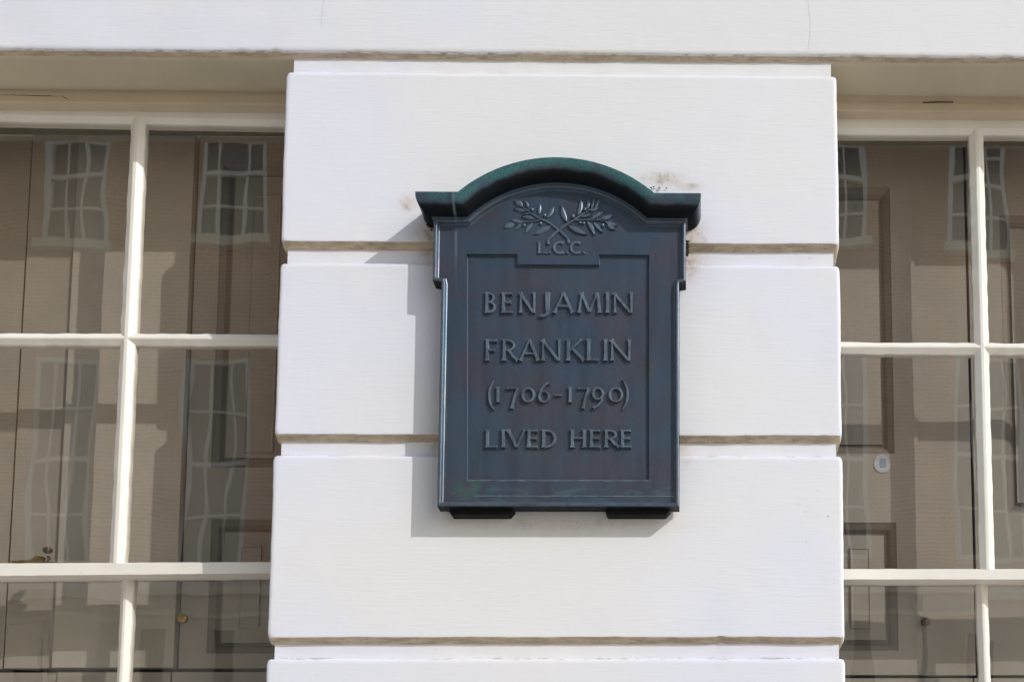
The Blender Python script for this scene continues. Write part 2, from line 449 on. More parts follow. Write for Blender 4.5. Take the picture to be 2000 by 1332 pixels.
def sash_window(side):
    if side < 0:
        xin = PX0 + .035; xo = WL; sg = -1
        yb_soff, y_bead, y_gap, y_rail = 181, 203, 207, 236
        ref = 400
        zf = lambda y, Y: (P(60, y - 2, Y).z, P(500, y + 2, Y).z)
        Yf = .140
        top_line = ((0, 234), (548, 244)); gap_line = ((0, 199), (548, 205)); bead_line = ((0, 178), (548, 184))
        hb = ((0, 659), (542, 661)); mr_t = ((0, 1101), (525, 1098)); mr_b = ((0, 1124), (525, 1119))
        vb = ((266.5, 250), (225, 1090)); lvb = ((245.5, 1140), (236, 1325))
    else:
        xin = PX1 - .035; xo = WR; sg = 1
        Yf = .140
        top_line = ((1640, 260), (2000, 261)); gap_line = ((1640, 217), (2000, 219)); bead_line = ((1640, 200), (2000, 203))
        hb = ((1640, 676), (2000, 678)); mr_t = ((1655, 1112), (2000, 1112)); mr_b = ((1655, 1131), (2000, 1131))
        vb = ((1908.5, 270), (1930, 1100)); lvb = ((1919, 1140), (1926, 1325))
    w = link('sash_window', frame_bm(xin, xo, sg, bead_line, gap_line, Yf), HEAD, house)
    w['label'] = ('cream sash window left of the pier with a brass catch behind the glass' if side < 0 else
                  'cream sash window right of the pier with an oval sticker on the shutter')
    def zl(line, x, Y):
        a = P(*line[0], Y); b = P(*line[1], Y)
        return a.z + (b.z - a.z) * (x - a.x) / (b.x - a.x)
    Ys, Yg = Yf + .034, Yf + .050        # outer (upper) sash face and its glass
    Yl, Ygl = Ys + .048, Yg + .048       # inner (lower) sash
    # upper sash top rail
    bm = bmesh.new()
    rail(bm, xin, xo, zl(gap_line, xin, Yf) + .01, zl(gap_line, xo, Yf) + .01, zl(top_line, xin, Ys) + .014, zl(top_line, xo, Ys) + .014, Ys, Yg + .02, bev_b=.013, seed=side)
    link('top_rail', bm, SASH, w)
    bm = bmesh.new()
    rail(bm, xin, xo, zl(mr_t, xin, Ys), zl(mr_t, xo, Ys), zl(mr_b, xin, Ys), zl(mr_b, xo, Ys), Ys, Yl + .004, bev_t=.004, seed=side + 4)
    link('meeting_rail', bm, SASH, w)
    a, b = P(*vb[0], Ys), P(*vb[1], Ys)
    pitch = .402 if side < 0 else .38
    xh = [0, 1, 2]
    ztop = zl(top_line, (xin + xo) / 2, Ys) + .014; zmr = zl(mr_t, (xin + xo) / 2, Ys)
    slope = (b.x - a.x) / (b.z - a.z)
    vx = lambda z, k: a.x + slope * (z - a.z) + sg * pitch * k
    xs_end = [xin] + [None] * 2 + [xo]
    cell_x = lambda z: [xin, vx(z, 0), vx(z, 1), vx(z, 2) if abs(xo - xin) > pitch * 2.8 else xo]
    zh = lambda x: zl(hb, x, Ys)
    nb = 2
    for k in range(nb):
        zm = zh(vx(2.8, k))
        for (z0, z1) in ((zmr, zm - .0012), (zm + .0012, ztop)):
            bm = bmesh.new(); bar_mesh(bm, (vx(z0, k), z0), (vx(z1, k), z1), .0105, .0135, .010, Ys, False, seed=k * 7 + side)
            link('glazing_bar', bm, SASH, w)
    edges = [xin] + [vx(zh(xin), k) for k in range(nb)] + [xo]
    for k in range(nb + 1):
        x0, x1 = edges[k], edges[k + 1]
        i0 = i1 = .0002
        bm = bmesh.new(); bar_mesh(bm, (x0 + sg * i0, zh(x0)), (x1 - sg * i1, zh(x1)), .006, .0125, .0102, Ys + .0003, True, seed=k * 5 + side + 20)
        link('glazing_bar', bm, SASH, w)
    # stiles (hidden behind the pier on the inner side)
    bm = bmesh.new(); box(bm, min(xin, xin - sg * .02), max(xin, xin - sg * .02), Ys, Yl + .03, 1.86, ztop); link('stile', bm, SASH, w)
    bm = bmesh.new(); box(bm, min(xo, xo - sg * .05), max(xo, xo - sg * .05), Ys, Yl + .03, 1.86, ztop); link('stile', bm, SASH, w)
    # panes of the upper sash, each set at its own slight angle
    def pane(x0, x1, z0, z1, Y, ax, az):
        bm = bmesh.new(); cx, cz = (x0 + x1) / 2, (z0 + z1) / 2
        n = 1
        vs = []
        for yy in (0, .003):
            vs.append([Vector((x, Y + yy + (x - cx) * ax + (z - cz) * az, z)) for (x, z) in ((x0, z0), (x1, z0), (x1, z1), (x0, z1))])
        loft(bm, vs, True, True, True)
        link('pane', bm, GLASS, w)
    rs = random.Random(3 + side)
    for k in range(nb + 1):
        for (z0, z1) in ((zmr + .002, zh(edges[k]) - .004), (zh(edges[k]) + .004, ztop)):
            xa, xb = sorted((edges[k], edges[k + 1]))
            pane(xa + .004, xb - .004, z0, z1, Yg, rs.uniform(-.0020, .0020), rs.uniform(-.0025, .0025))
    # lower sash
    a2, b2 = P(*lvb[0], Yl), P(*lvb[1], Yl)
    zt = zl(mr_b, xin, Yl) + .02
    sl2 = (b2.x - a2.x) / (b2.z - a2.z)
    v2 = lambda z, k: a2.x + sl2 * (z - a2.z) + sg * pitch * k
    for k in range(nb):
        bm = bmesh.new(); bar_mesh(bm, (v2(1.9, k), 1.9), (v2(zt, k), zt), .0085, .0105, .010, Yl, False, seed=k * 9 + side + 50)
        link('glazing_bar', bm, SASH, w)
    bm = bmesh.new(); rail(bm, xin, xo, zl(mr_t, xin, Yl) - .004, zl(mr_t, xo, Yl) - .004, zl(mr_b, xin, Ys) + .006, zl(mr_b, xo, Ys) + .006, Yl, Yl + .03, bev_b=.004, seed=9); link('lower_sash_rail', bm, SASH, w)
    bm = bmesh.new(); rail(bm, xin, xo, 1.93, 1.93, 1.86, 1.86, Yl, Yl + .03, seed=9); link('bottom_rail', bm, SASH, w)
    e2 = [xin] + [v2(2.2, k) for k in range(nb)] + [xo]
    for k in range(nb + 1):
        xa, xb = sorted((e2[k], e2[k + 1]))
        pane(xa + .003, xb - .003, 1.92, zt + .01, Ygl, rs.uniform(-.002, .002), rs.uniform(-.002, .002))
    return w
def frame_bm(xin, xo, sg, bead_line, gap_line, Yf):
    """box frame: head board hanging under the soffit with a bead along its lower edge"""
    bm = bmesh.new(); n = 160
    def zl(line, x, Y):
        a = P(*line[0], Y); b = P(*line[1], Y)
        return a.z + (b.z - a.z) * (x - a.x) / (b.x - a.x)
    prof = [('b', .012, Yf + .004), ('b', 0, Yf + .003), ('b', -.0015, Yf), ('g', .003, Yf - .001), ('g', 0, Yf), ('g', -.001, Yf + .006), ('g', -.001, Yf + .10)]
    rows = []
    for (l, off, y) in prof:
        r = []
        for i in range(n + 1):
            x = xin + (xo - xin) * i / n
            z = zl(bead_line if l == 'b' else gap_line, x, Yf) + off + noise.noise(Vector((x * 18, 1 if l == 'b' else 2, 0))) * .0007
            r.append(Vector((x, y, z)))
        rows.append(r)
    rows[0] = [Vector((p.x, Yf + .004, J[0][0] + .02)) for p in rows[0]]
    loft(bm, rows, closed=False)
    # inner and outer jambs
    box(bm, min(xin, xin - sg * .03), max(xin, xin - sg * .03), Yf, Yf + .2, 1.86, J[0][0]); box(bm, min(xo, xo + sg * .05), max(xo, xo + sg * .05), Yf, Yf + .2, 1.86, J[0][0])
    box(bm, min(xin, xo), max(xin, xo), .09, .30, 1.845, 1.865)
    return bm
wl_, wr_ = sash_window(-1), sash_window(1)

# ------------------------------------------------------------------ shutters behind the glass
def recess_panel(bm, x0, x1, z0, z1, Y, mw, dpt):
    """moulded recess: bevelled frame round a flat field"""
    r = lambda i, y: [Vector((x0 + i, y, z0 + i)), Vector((x1 - i, y, z0 + i)), Vector((x1 - i, y, z1 - i)), Vector((x0 + i, y, z1 - i))]
    rings = [r(0, Y), r(mw * .12, Y + dpt * .15), r(mw * .55, Y + dpt * .5), r(mw * .85, Y + dpt), r(mw, Y + dpt), r(mw * 1.06, Y + dpt * .7)]
    loft(bm, rings, True, False, False)
    bm.faces.new([v for v in bm.verts][-4:]).material_index = 1
def leaf(name, x0, x1, z0, z1, Y, holes, label=None, th=.02, tilt=0):
    """shutter leaf: frame board with openings; each opening gets its own panel"""
    bm = bmesh.new()
    xs = sorted({x0, x1} | {v for h in holes for v in h[:2]}); zs = sorted({z0, z1} | {v for h in holes for v in h[2:]})
    V = [[bm.verts.new((x, Y, z)) for z in zs] for x in xs]
    for i in range(len(xs) - 1):
        for k in range(len(zs) - 1):
            mx, mz = (xs[i] + xs[i + 1]) / 2, (zs[k] + zs[k + 1]) / 2
            if any(a < mx < b and c < mz < d for (a, b, c, d) in holes): continue
            bm.faces.new((V[i][k], V[i + 1][k], V[i + 1][k + 1], V[i][k + 1]))
    c4 = [(x0, z0), (x1, z0), (x1, z1), (x0, z1)]
    loft(bm, [[Vector((x, Y + .0001, z)) for x, z in c4], [Vector((x, Y + th + .012, z)) for x, z in c4]], True, False, True)
    o = link('window_shutter', bm, SHUT, house)
    if label: o['label'] = label
    for (a, b, c, d) in holes:
        bm = bmesh.new(); recess_panel(bm, a, b, c, d, Y, .030, .020); link('panel', bm, [SHUTG, SHUT], o)
    return o
YS = .335
def px(x, y, Y=YS): return P(x, y, Y)
ztop_s = px(400, 252).z; zb = px(300, 1304).z
# left window, upper tier of leaves: A | B | C | D (D carries the panels)
xA = px(43, 640).x; xB = px(139, 640).x; xC = px(371, 640).x; xD = PX0 + .55
zup = 3.85
l1 = leaf('s', -2.6, xA - .005, zb, zup, YS + .006, [])
l2 = leaf('s', xA + .002, xB, zb, zup, YS, [])
l3 = leaf('s', xB + .0006, xC - .004, zb, zup, YS - .010, [], 'plain grey shutter leaf standing proud of its neighbours')
pa = (px(431, 400).x, px(431, 400).x + .34, px(500, 912).z, px(500, 318).z)
pb = (px(409, 1100).x, px(409, 1100).x + .36, px(500, 1275).z, px(500, 1013).z)
l3.data.materials[0] = SHUTL
l4 = leaf('s', xC + .005, xD, zb, zup, YS + .003, [pa, pb], 'grey shutter leaf with two sunk panels beside the pier')
def rect_line(x0, x1, z0, z1, Y, w, parent, name='panel_fillet'):
    bm = bmesh.new()
    rg = lambda i, y: [Vector((x0 + i, y, z0 + i)), Vector((x1 - i, y, z0 + i)), Vector((x1 - i, y, z1 - i)), Vector((x0 + i, y, z1 - i))]
    loft(bm, [rg(0, Y), rg(.0005, Y - .006), rg(w, Y - .006), rg(w + .002, Y - .004)], True, False, True)
    return link(name, bm, SHUT, parent)
q0, q1 = px(466, 1062), px(502, 1222)
rect_line(q0.x, q1.x, q1.z, q0.z, YS + .017, .004, l4)
q0, q1 = px(490, 377), px(530, 880)
rect_line(q0.x, q1.x, q1.z, q0.z, YS + .017, .004, l4)
# lower tier
zb2 = zb - .011
for (a, b, dy) in ((-2.6, px(110, 1320).x, .004), (px(112, 1320).x, px(333, 1320).x, 0), (px(337, 1320).x, xD, -.002)):
    leaf('s', a, b, 1.7, zb2, YS + dy, [])
# right window
xE = px(1651, 700).x; xF = px(1790, 700).x; xG = px(1893, 650).x; zbR = px(1800, 1317).z
pc = (PX1 - .22, px(1742, 600).x, px(1700, 886).z, px(1700, 366).z)
pd = (PX1 - .22, px(1752, 1100).x, px(1700, 1270).z, px(1700, 1020).z)
r2 = leaf('s', PX1 - .28, xF, zbR, zup, YS, [pc, pd], 'grey shutter leaf with sunk panels and a dark round knob')
r3 = leaf('s', xF + .0006, xG - .003, zbR, zup, YS + .008, [])
r4 = leaf('s', xG + .004, 2.4, zbR, zup, YS + .004, [(px(1960, 700).x, px(1960, 700).x + .3, px(1960, 1000).z, px(1960, 420).z)])
q0, q1 = px(1661, 1067), px(1703, 1225)
rect_line(q0.x, q1.x, q1.z, q0.z, YS + .014, .004, r2)
for (a, b) in ((PX1 - .28, px(1900, 1325).x), (px(1903, 1325).x, 2.4)):
    leaf('s', a, b, 1.7, zbR - .009, YS + .002, [])
bm = bmesh.new(); box(bm, -3, 3, YS + .10, YS + .12, 1.6, 4.1); link('room_darkness', bm, DARKROOM, house)
# dark strips standing in for soffit shade at the head of the shutters
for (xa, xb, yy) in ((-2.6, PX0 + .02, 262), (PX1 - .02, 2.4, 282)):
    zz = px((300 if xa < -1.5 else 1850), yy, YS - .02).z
    bm = bmesh.new(); box(bm, xa, xb, YS - .055, YS - .012, zz, zz + .25); link('shade_strip', bm, DARKROOM, house)

# knobs, catch, sticker
def knob(name, x, y, r, mat, parent, Y=YS, stalk=.018):
    q = P(x, y, Y - stalk); bm = bmesh.new()
    lathe(bm, (q.x, Y, q.z), [(r * .5, 0), (r * .42, stalk * .5), (r * .45, stalk * .7), (r * .9, stalk * .9), (r, stalk * 1.15), (r * .85, stalk * 1.4), (r * .4, stalk * 1.52), (.0004, stalk * 1.55)])
    return link(name, bm, mat, parent, True)
knob('shutter_knob', 357, 1207, .014, BRASS, l4, YS + .003)
knob('shutter_knob', 1807, 1214, .0125, BROWN, r3)
knob('shutter_knob', 333, 816, .006, BRASS, l3, YS, .006); knob('shutter_knob', 326, 572, .006, SHUT, l3, YS, .006)
# brass sash catch on the meeting rail of the left window
yk = .245
bm = bmesh.new(); qc = P(95, 1075, yk)
for (cx_, cy_, rr, sy) in ((93, 1074, .0125, .8),): q = P(cx_, cy_, yk); sphere(bm, q, rr, 1); 
for v in bm.verts: v.co.z = qc.z + (v.co.z - qc.z) * .72
link('catch_knob', bm, BROWN, wl_, True)
bm = bmesh.new(); a = P(94, 1085, yk); b = P(98, 1100, yk)
rings = [[Vector((c.x + r * math.cos(t), c.y + r * math.sin(t), c.z)) for t in [i * math.pi / 6 for i in range(12)]] for c, r in ((a, .004), (a.lerp(b, .5), .0045), (b, .012))]
loft(bm, rings, True, True, True); link('catch_stem', bm, BROWN, wl_, True)
bm = bmesh.new(); a, b = P(22, 1099, yk), P(84, 1091, yk); z0 = a.z - .004
pts = [(a.x, a.z - .006), (b.x, a.z - .006), (b.x + .004, b.z + .004), (b.x - .012, b.z + .006), (b.x - .03, a.z + .006), (a.x + .006, a.z + .004)]
loft(bm, [[Vector((x, yk - .008, z)) for x, z in pts], [Vector((x, yk + .008, z)) for x, z in pts]], True, True, True)
link('catch_lever', bm, BRASS, wl_)
q = P(1723, 905, YS - .001); bm = bmesh.new()
prof = [Vector((q.x + .022 * math.cos(t) * (1 - .1 * math.sin(t)), YS - .0006, q.z + .026 * math.sin(t))) for t in [i * math.pi / 12 for i in range(24)]]
loft(bm, [prof, [p + Vector((0, -.0012, 0)) for p in prof]], True, True, True); st = link('oval_sticker', bm, LABELM, r2)
bm = bmesh.new(); box(bm, q.x - .006, q.x + .010, YS - .0030, YS - .0019, q.z - .010, q.z + .013); link('sticker_print', bm, LABELB, r2)

# ------------------------------------------------------------------ cracks and crumbs on the paintwork
def crack(pts, Y, w, parent=house, plane='f', seed=0):
    bm = bmesh.new(); rows = [[], []]
    P3 = [P(x, y, Y) for x, y in pts]; out = []
    for i in range(len(P3) - 1):
        for k in range(8): out.append(P3[i].lerp(P3[i + 1], k / 8))
    out.append(P3[-1]); n = len(out)
    for i, p in enumerate(out):
        j = noise.noise(Vector((i * .9, seed, 0))) * w * 1.2
        ww = w * (.25 + .75 * math.sin(math.pi * min(1, max(0, (i + .3) / n)))) * (.7 + .6 * abs(noise.noise(Vector((i * .5, seed + 9, 0)))))
        rows[0].append(p + Vector((0, 0, j + ww / 2))); rows[1].append(p + Vector((0, 0, j - ww / 2)))
    th = Vector((0, .004, 0))
    loft(bm, [rows[0], rows[1], [p + th for p in rows[1]], [p + th for p in rows[0]], [Vector(p) for p in rows[0]]], closed=False)
    link('paint_crack', bm, CRACK, parent)
YW = .1385
crack([(0, 186), (60, 187), (110, 189), (160, 191)], YW + .001, .0028, wl_, seed=1)
crack([(195, 194), (215, 192), (250, 191)], YW + .001, .0018, wl_, seed=2)
crack([(120, 188), (135, 195)], YW, .002, wl_, seed=3)
crack([(1802, 200), (1830, 199), (1862, 199)], YW + .001, .0011, wr_, seed=5)
crack([(632, 0), (629, 30), (627, 52)], -.0004, .0003, house, seed=7)
crack([(1577, 0), (1583, 50), (1578, 100)], -.0004, .0003, house, seed=8)

# ------------------------------------------------------------------ the bronze plaque
plaque = empty('wall_plaque', 'dark slate-blue bronze memorial plaque with arched green-edged top and raised lettering on the white pier', 'plaque', loc=(0, 0, 0))
YP = -.052
def inset(poly, d):
    n = len(poly); out = []
    A = sum(poly[i].x * poly[(i + 1) % n].z - poly[(i + 1) % n].x * poly[i].z for i in range(n))
    sgn = 1 if A > 0 else -1
    for i in range(n):
        p0, p1, p2 = poly[i - 1], poly[i], poly[(i + 1) % n]
        e1 = Vector((p1.x - p0.x, p1.z - p0.z)).normalized(); e2 = Vector((p2.x - p1.x, p2.z - p1.z)).normalized()
        n1 = Vector((-e1.y, e1.x)) * sgn; n2 = Vector((-e2.y, e2.x)) * sgn
        m = (n1 + n2); m = m / max(1e-6, m.length); k = d / max(.35, m.dot(n1))
        out.append(Vector((p1.x + m.x * k, p1.y, p1.z + m.y * k)))
    return out
def yset(poly, y): return [Vector((p.x, y, p.z)) for p in poly]
YB = 429
def arcpts(a, peak, b, n=40):
    """circle through three world points (same plane)"""
    ax, az, bx, bz, cx, cz = a.x, a.z, peak.x, peak.z, b.x, b.z
    d = 2 * (ax * (bz - cz) + bx * (cz - az) + cx * (az - bz))
    ux = ((ax**2 + az**2) * (bz - cz) + (bx**2 + bz**2) * (cz - az) + (cx**2 + cz**2) * (az - bz)) / d
    uz = ((ax**2 + az**2) * (cx - bx) + (bx**2 + bz**2) * (ax - cx) + (cx**2 + cz**2) * (bx - ax)) / d
    r = math.hypot(ax - ux, az - uz); t0 = math.atan2(az - uz, ax - ux); t1 = math.atan2(cz - uz, cx - ux)
    return [Vector((ux + r * math.cos(t0 + (t1 - t0) * i / n), a.y, uz + r * math.sin(t0 + (t1 - t0) * i / n))) for i in range(n + 1)], (ux, uz, r)
YR = -.056
bl, br = P(856.5, 988, YR), P(1326, 988, YR)
el, er = P(846, 434, YR), P(1339.5, 430, YR)
zt_ = (P(870, 428, YR).z + P(1310, 426, YR).z) / 2
a_, b_ = P(914, 428, YR), P(1264, 426, YR); a_.z = b_.z = zt_
pk = P(1090, 359, YR)
arc, (ucx, ucz, uR) = arcpts(a_, pk, b_)
zn = (P(846, 548, YR).z + P(1339, 548, YR).z) / 2
zbm = (bl.z + br.z) / 2
xl0, xr0 = P(857, 780, YR).x, P(1326.5, 780, YR).x
xle, xre = P(845.5, 490, YR).x, P(1339.5, 490, YR).x
outl = [Vector((xl0, YR, zbm)), Vector((xl0, YR, zn - .008)), Vector((xl0 - .001, YR, zn - .003)), Vector((xle, YR, zn)), Vector((xle, YR, zt_))] + arc \
     + [Vector((xre, YR, zt_)), Vector((xre, YR, zn)), Vector((xr0 + .001, YR, zn - .003)), Vector((xr0, YR, zn - .008)), Vector((xr0, YR, zbm))]
YF, YPn = -.0455, -.0390            # border face, sunk panel face
rings = [yset(outl, -.012), yset(outl, YR + .004), yset(inset(outl, .0015), YR + .0008), yset(inset(outl, .003), YR), yset(inset(outl, .0065), YR), yset(inset(outl, .0085), YR + .0018),
         yset(inset(outl, .0115), YF - .0012), yset(inset(outl, .0135), YF)]
bm = bmesh.new()
V = loft(bm, rings, True, True, False)
# the sunk panel with its tab under the initials
hp = [(911.5, 937), (911.5, 497), (1010.5, 497), (1010.5, 517), (1170, 517), (1170, 497), (1268, 497), (1268, 937)]
hole = [P(x, y, YF) for x, y in hp]
for i, j in ((0, 7), (1, 6), (2, 5), (3, 4)): z = (hole[i].z + hole[j].z) / 2; hole[i].z = hole[j].z = z
hole[2].z = hole[5].z = hole[1].z
inner = [v.co.copy() for v in V[-1]]
flat2 = [Vector((p.x, p.z, 0)) for p in inner] + [Vector((p.x, p.z, 0)) for p in hole]
HV_ = [bm.verts.new(p) for p in hole]
allv = list(V[-1]) + HV_
for tri in tessellate_polygon([flat2[:len(inner)], flat2[len(inner):]]):
    try: bm.faces.new([allv[i] for i in tri])
    except ValueError: pass
link_plate = link('plate', bm, BRONZE, plaque)
at = link_plate.data.attributes.new('soot_shade', 'FLOAT', 'POINT'); nO = len(outl)
for i in range(nO): at.data[i].value = 1.0
for i in range(nO, 2 * nO): at.data[i].value = .8  # sides and underside blackened to paint their shade
at = link_plate.data.attributes.new('worn_highlight', 'FLOAT', 'POINT')
for i in range(2 * nO, 5 * nO): at.data[i].value = .3
for i in range(5 * nO, 7 * nO): at.data[i].value = .25  # rim and bevel paled as painted highlights
# panel as its own casting, set back
bm = bmesh.new()
loft(bm, [yset(hole, YF + .0002), yset(inset(hole, .0008), YPn - .0008), yset(inset(hole, .0016), YPn)], True, False, True)
link('sunk_panel', bm, BRONZE, plaque)
# foot: worn light ledge and thin bloom line
bm = bmesh.new()
def strip(bm, x0, x1, y, Yv, h, dp, seed):
    n = 90; a = P(x0, y, Yv); b = P(x1, y, Yv); rows = []
    for (dz, dy) in ((-h / 2, 0), (-h * .2, -dp), (h * .3, -dp * .8), (h / 2, 0)):
        r = []
        for i in range(n + 1):
            p = a.lerp(b, i / n); p.z = (a.z + b.z) / 2
            k = noise.noise(Vector((i * .35, seed, dz * 900))) * h * .25
            r.append(p + Vector((0, dy, dz + k)))
        rows.append(r)
    loft(bm, rows, closed=False)
strip(bm, 925, 1316, 969, YF + .0002, .0035, .0012, 1)
strip(bm, 912, 1268, 938.5, YF + .0002, .0035, .0010, 2)
o = link('foot_moulding', bm, BRONZE, plaque)
at = o.data.attributes.new('worn_highlight', 'FLOAT', 'POINT')
for i in range(len(o.data.vertices)): at.data[i].value = .9

# cornice: ovolo swept over ledge, arch, ledge, returning to the wall at both ends
PXM = .00119
prof = []
for i in range(11):
    t = i / 10 * math.pi / 2
    prof.append((31 * math.sin(t) * PXM, 34 * (1 - math.cos(t)) * PXM, i / 10))
prof = [(-.001, -.003, 0), (.0025, -.001, 0)] + [(max(o_, .0025), h, k) for o_, h, k in prof[1:]] + [(31 * PXM, 37.5 * PXM, 1.05), (29 * PXM, 39 * PXM, 1.1)]
rings = []; pat = []; soot_shade = []
for (o_, h, k) in prof:
    y = YR - o_
    # arch offset radially; corner where the arch meets the ledge
    R2 = uR + h; zc = zt_ + h
    dx = math.sqrt(max(0, R2 * R2 - (zc - ucz)**2))
    pts = [Vector((xle - o_, y, zc))]
    for s in range(1, 8): pts.append(Vector((xle - o_ + (ucx - dx - xle + o_) * s / 8, y, zc)))
    t0 = math.atan2(zc - ucz, -dx); t1 = math.atan2(zc - ucz, dx)
    for i in range(49):
        t = t0 + (t1 - t0) * i / 48; pts.append(Vector((ucx + R2 * math.cos(t), y, ucz + R2 * math.sin(t))))
    for s in range(1, 8): pts.append(Vector((ucx + dx + (xre + o_ - ucx - dx) * s / 8, y, zc)))
    pts.append(Vector((xre + o_, y, zc)))
    n = len(pts)
    # returns to the wall
    pts = [Vector((pts[0].x, -.002, zc)), Vector((pts[0].x, y * .5, zc))] + pts + [Vector((pts[-1].x, y * .5, zc)), Vector((pts[-1].x, -.002, zc))]
    rings.append(pts)
    for i in range(len(pts)):
        f = (i - 2) / (n - 1); arch = 1 if 8 <= i - 2 <= 56 else 0
        g = max(0, min(1, (k - .50) / .35))
        pat.append(g * (1.0 if arch else .62) * (.72 + .28 * math.cos((f - .5) * 2.4)))
        soot_shade.append(max(0, min(1, (.86 - k) / .38)) * (1 if k > 0 else 0))  # black crust, widened to paint shade under the ovolo
# top surface back to the wall
top = [Vector((p.x, -.002, p.z + .0015)) for p in rings[-1]]
rings.append(top); pat += [.8] * len(top); soot_shade += [0] * len(top)
bm = bmesh.new(); loft(bm, rings, closed=False)
o = link('cornice', bm, BRONZE, plaque, True)
for nm, vals in (('patina', pat), ('soot_shade', soot_shade)):
    at = o.data.attributes.new(nm, 'FLOAT', 'POINT')
    for i, v in enumerate(vals): at.data[i].value = v
md = o.modifiers.new('split', 'EDGE_SPLIT'); md.split_angle = math.radians(38)
# brackets under the foot
for (x0, x1) in ((881, 997), (1186, 1303)):
    Yb = -.034; a = P(x0, 1005, Yb); b = P(x1, 1005, Yb); z1 = zbm + .02
    pts = [(a.x, a.z), (b.x - .004, a.z), (b.x + .006, a.z + .012), (b.x + .008, z1), (a.x - .006, z1), (a.x - .004, a.z + .006)]
    bm = bmesh.new(); loft(bm, [[Vector((x, Yb, z)) for x, z in pts], [Vector((x, .001, z)) for x, z in pts]], True, True, True)
    o = link('bracket', bm, BLACK, plaque)
    md = o.modifiers.new('bevel', 'BEVEL'); md.width = .0015; md.segments = 2
    q = P((x0 + x1) / 2 + 10, 1000, Yb); bm = bmesh.new(); lathe(bm, (q.x, Yb, q.z), [(.004, 0), (.004, .002), (.002, .003)], 10); link('bracket_bolt', bm, BLACK, plaque)
# crumbs of dead moss wedged behind the cornice and the right edge
bm = bmesh.new(); rs = random.Random(5)
def crumbs(x0, y0, x1, y1, n, sz, spread):
    for i in range(n):
        t = rs.random(); q = P(x0 + (x1 - x0) * t + rs.gauss(0, spread), y0 + (y1 - y0) * t + rs.gauss(0, spread), -.004)
        m = Matrix.Translation(q) @ Matrix.Diagonal((sz * rs.uniform(.5, 1.3), sz * .7, sz * rs.uniform(.5, 1.3), 1))
        bmesh.ops.create_icosphere(bm, subdivisions=1, radius=1, matrix=m)
crumbs(1366, 408, 1344, 445, 60, .0026, 2.2); crumbs(1343, 470, 1342, 500, 40, .003, 1.8); crumbs(828, 425, 844, 452, 30, .002, 1.6)
crumbs(1270, 366, 1300, 372, 9, .0018, 2.0)
for v in bm.verts: v.co += Vector((noise.noise(v.co * 900), 0, noise.noise(v.co * 900 + Vector((5, 5, 5))))) * .0012
link('dead_moss', bm, MOSS, None, kind='stuff', label='dark crumbs of dead moss wedged along the plaque cornice', category='moss')

# ---- raised strokes
def stroke(bm, pts, ws, base, hgt, closed=False, bevel=.0017):
    """pts: world (x, z); ws: widths; a chamfered ribbon standing on plane y=base"""
    n = len(pts); L = []; 
    rb, rt = [], []
    for i in range(n):
        p = Vector((pts[i][0], pts[i][1]))
        a = Vector(pts[i - 1]) if (i > 0 or closed) else p; b = Vector(pts[(i + 1) % n]) if (i < n - 1 or closed) else p
        t = (b - a).normalized() if (b - a).length > 1e-9 else Vector((1, 0)); nn = Vector((-t.y, t.x))
        L.append((p, nn, ws[i] / 2))
    rows = []
    for (sg, e, y) in ((-1, bevel * .5, base), (-1, 0, base - hgt * .55), (-1, -bevel * .6, base - hgt), (1, -bevel * .6, base - hgt), (1, 0, base - hgt * .55), (1, bevel * .5, base)):
        rows.append([Vector(((p + nn * sg * max(.0002, w + e)).x, y, (p + nn * sg * max(.0002, w + e)).y)) for p, nn, w in L])
    # rows run along the stroke; build as grid
    R = [[bm.verts.new(v) for v in r] for r in rows]
    m = n if closed else n - 1
    for k in range(5):
        for i in range(m):
            j = (i + 1) % n; bm.faces.new((R[k][i], R[k][j], R[k + 1][j], R[k + 1][i]))
    if not closed:
        for i in (0, n - 1): bm.faces.new([R[k][i] for k in range(6)])
def poly(ps, per=4):
    out = []
    for i in range(len(ps) - 1):
        for k in range(per): t = k / per; out.append((ps[i][0] + (ps[i + 1][0] - ps[i][0]) * t, ps[i][1] + (ps[i + 1][1] - ps[i][1]) * t))
    out.append(ps[-1]); return out
def arcp(cx, cy, rx, ry, a0, a1, n=14):
    return [(cx + rx * math.cos(math.radians(a0 + (a1 - a0) * i / n)), cy + ry * math.sin(math.radians(a0 + (a1 - a0) * i / n))) for i in range(n + 1)]
K, T = 1.0, .68      # thick and thin
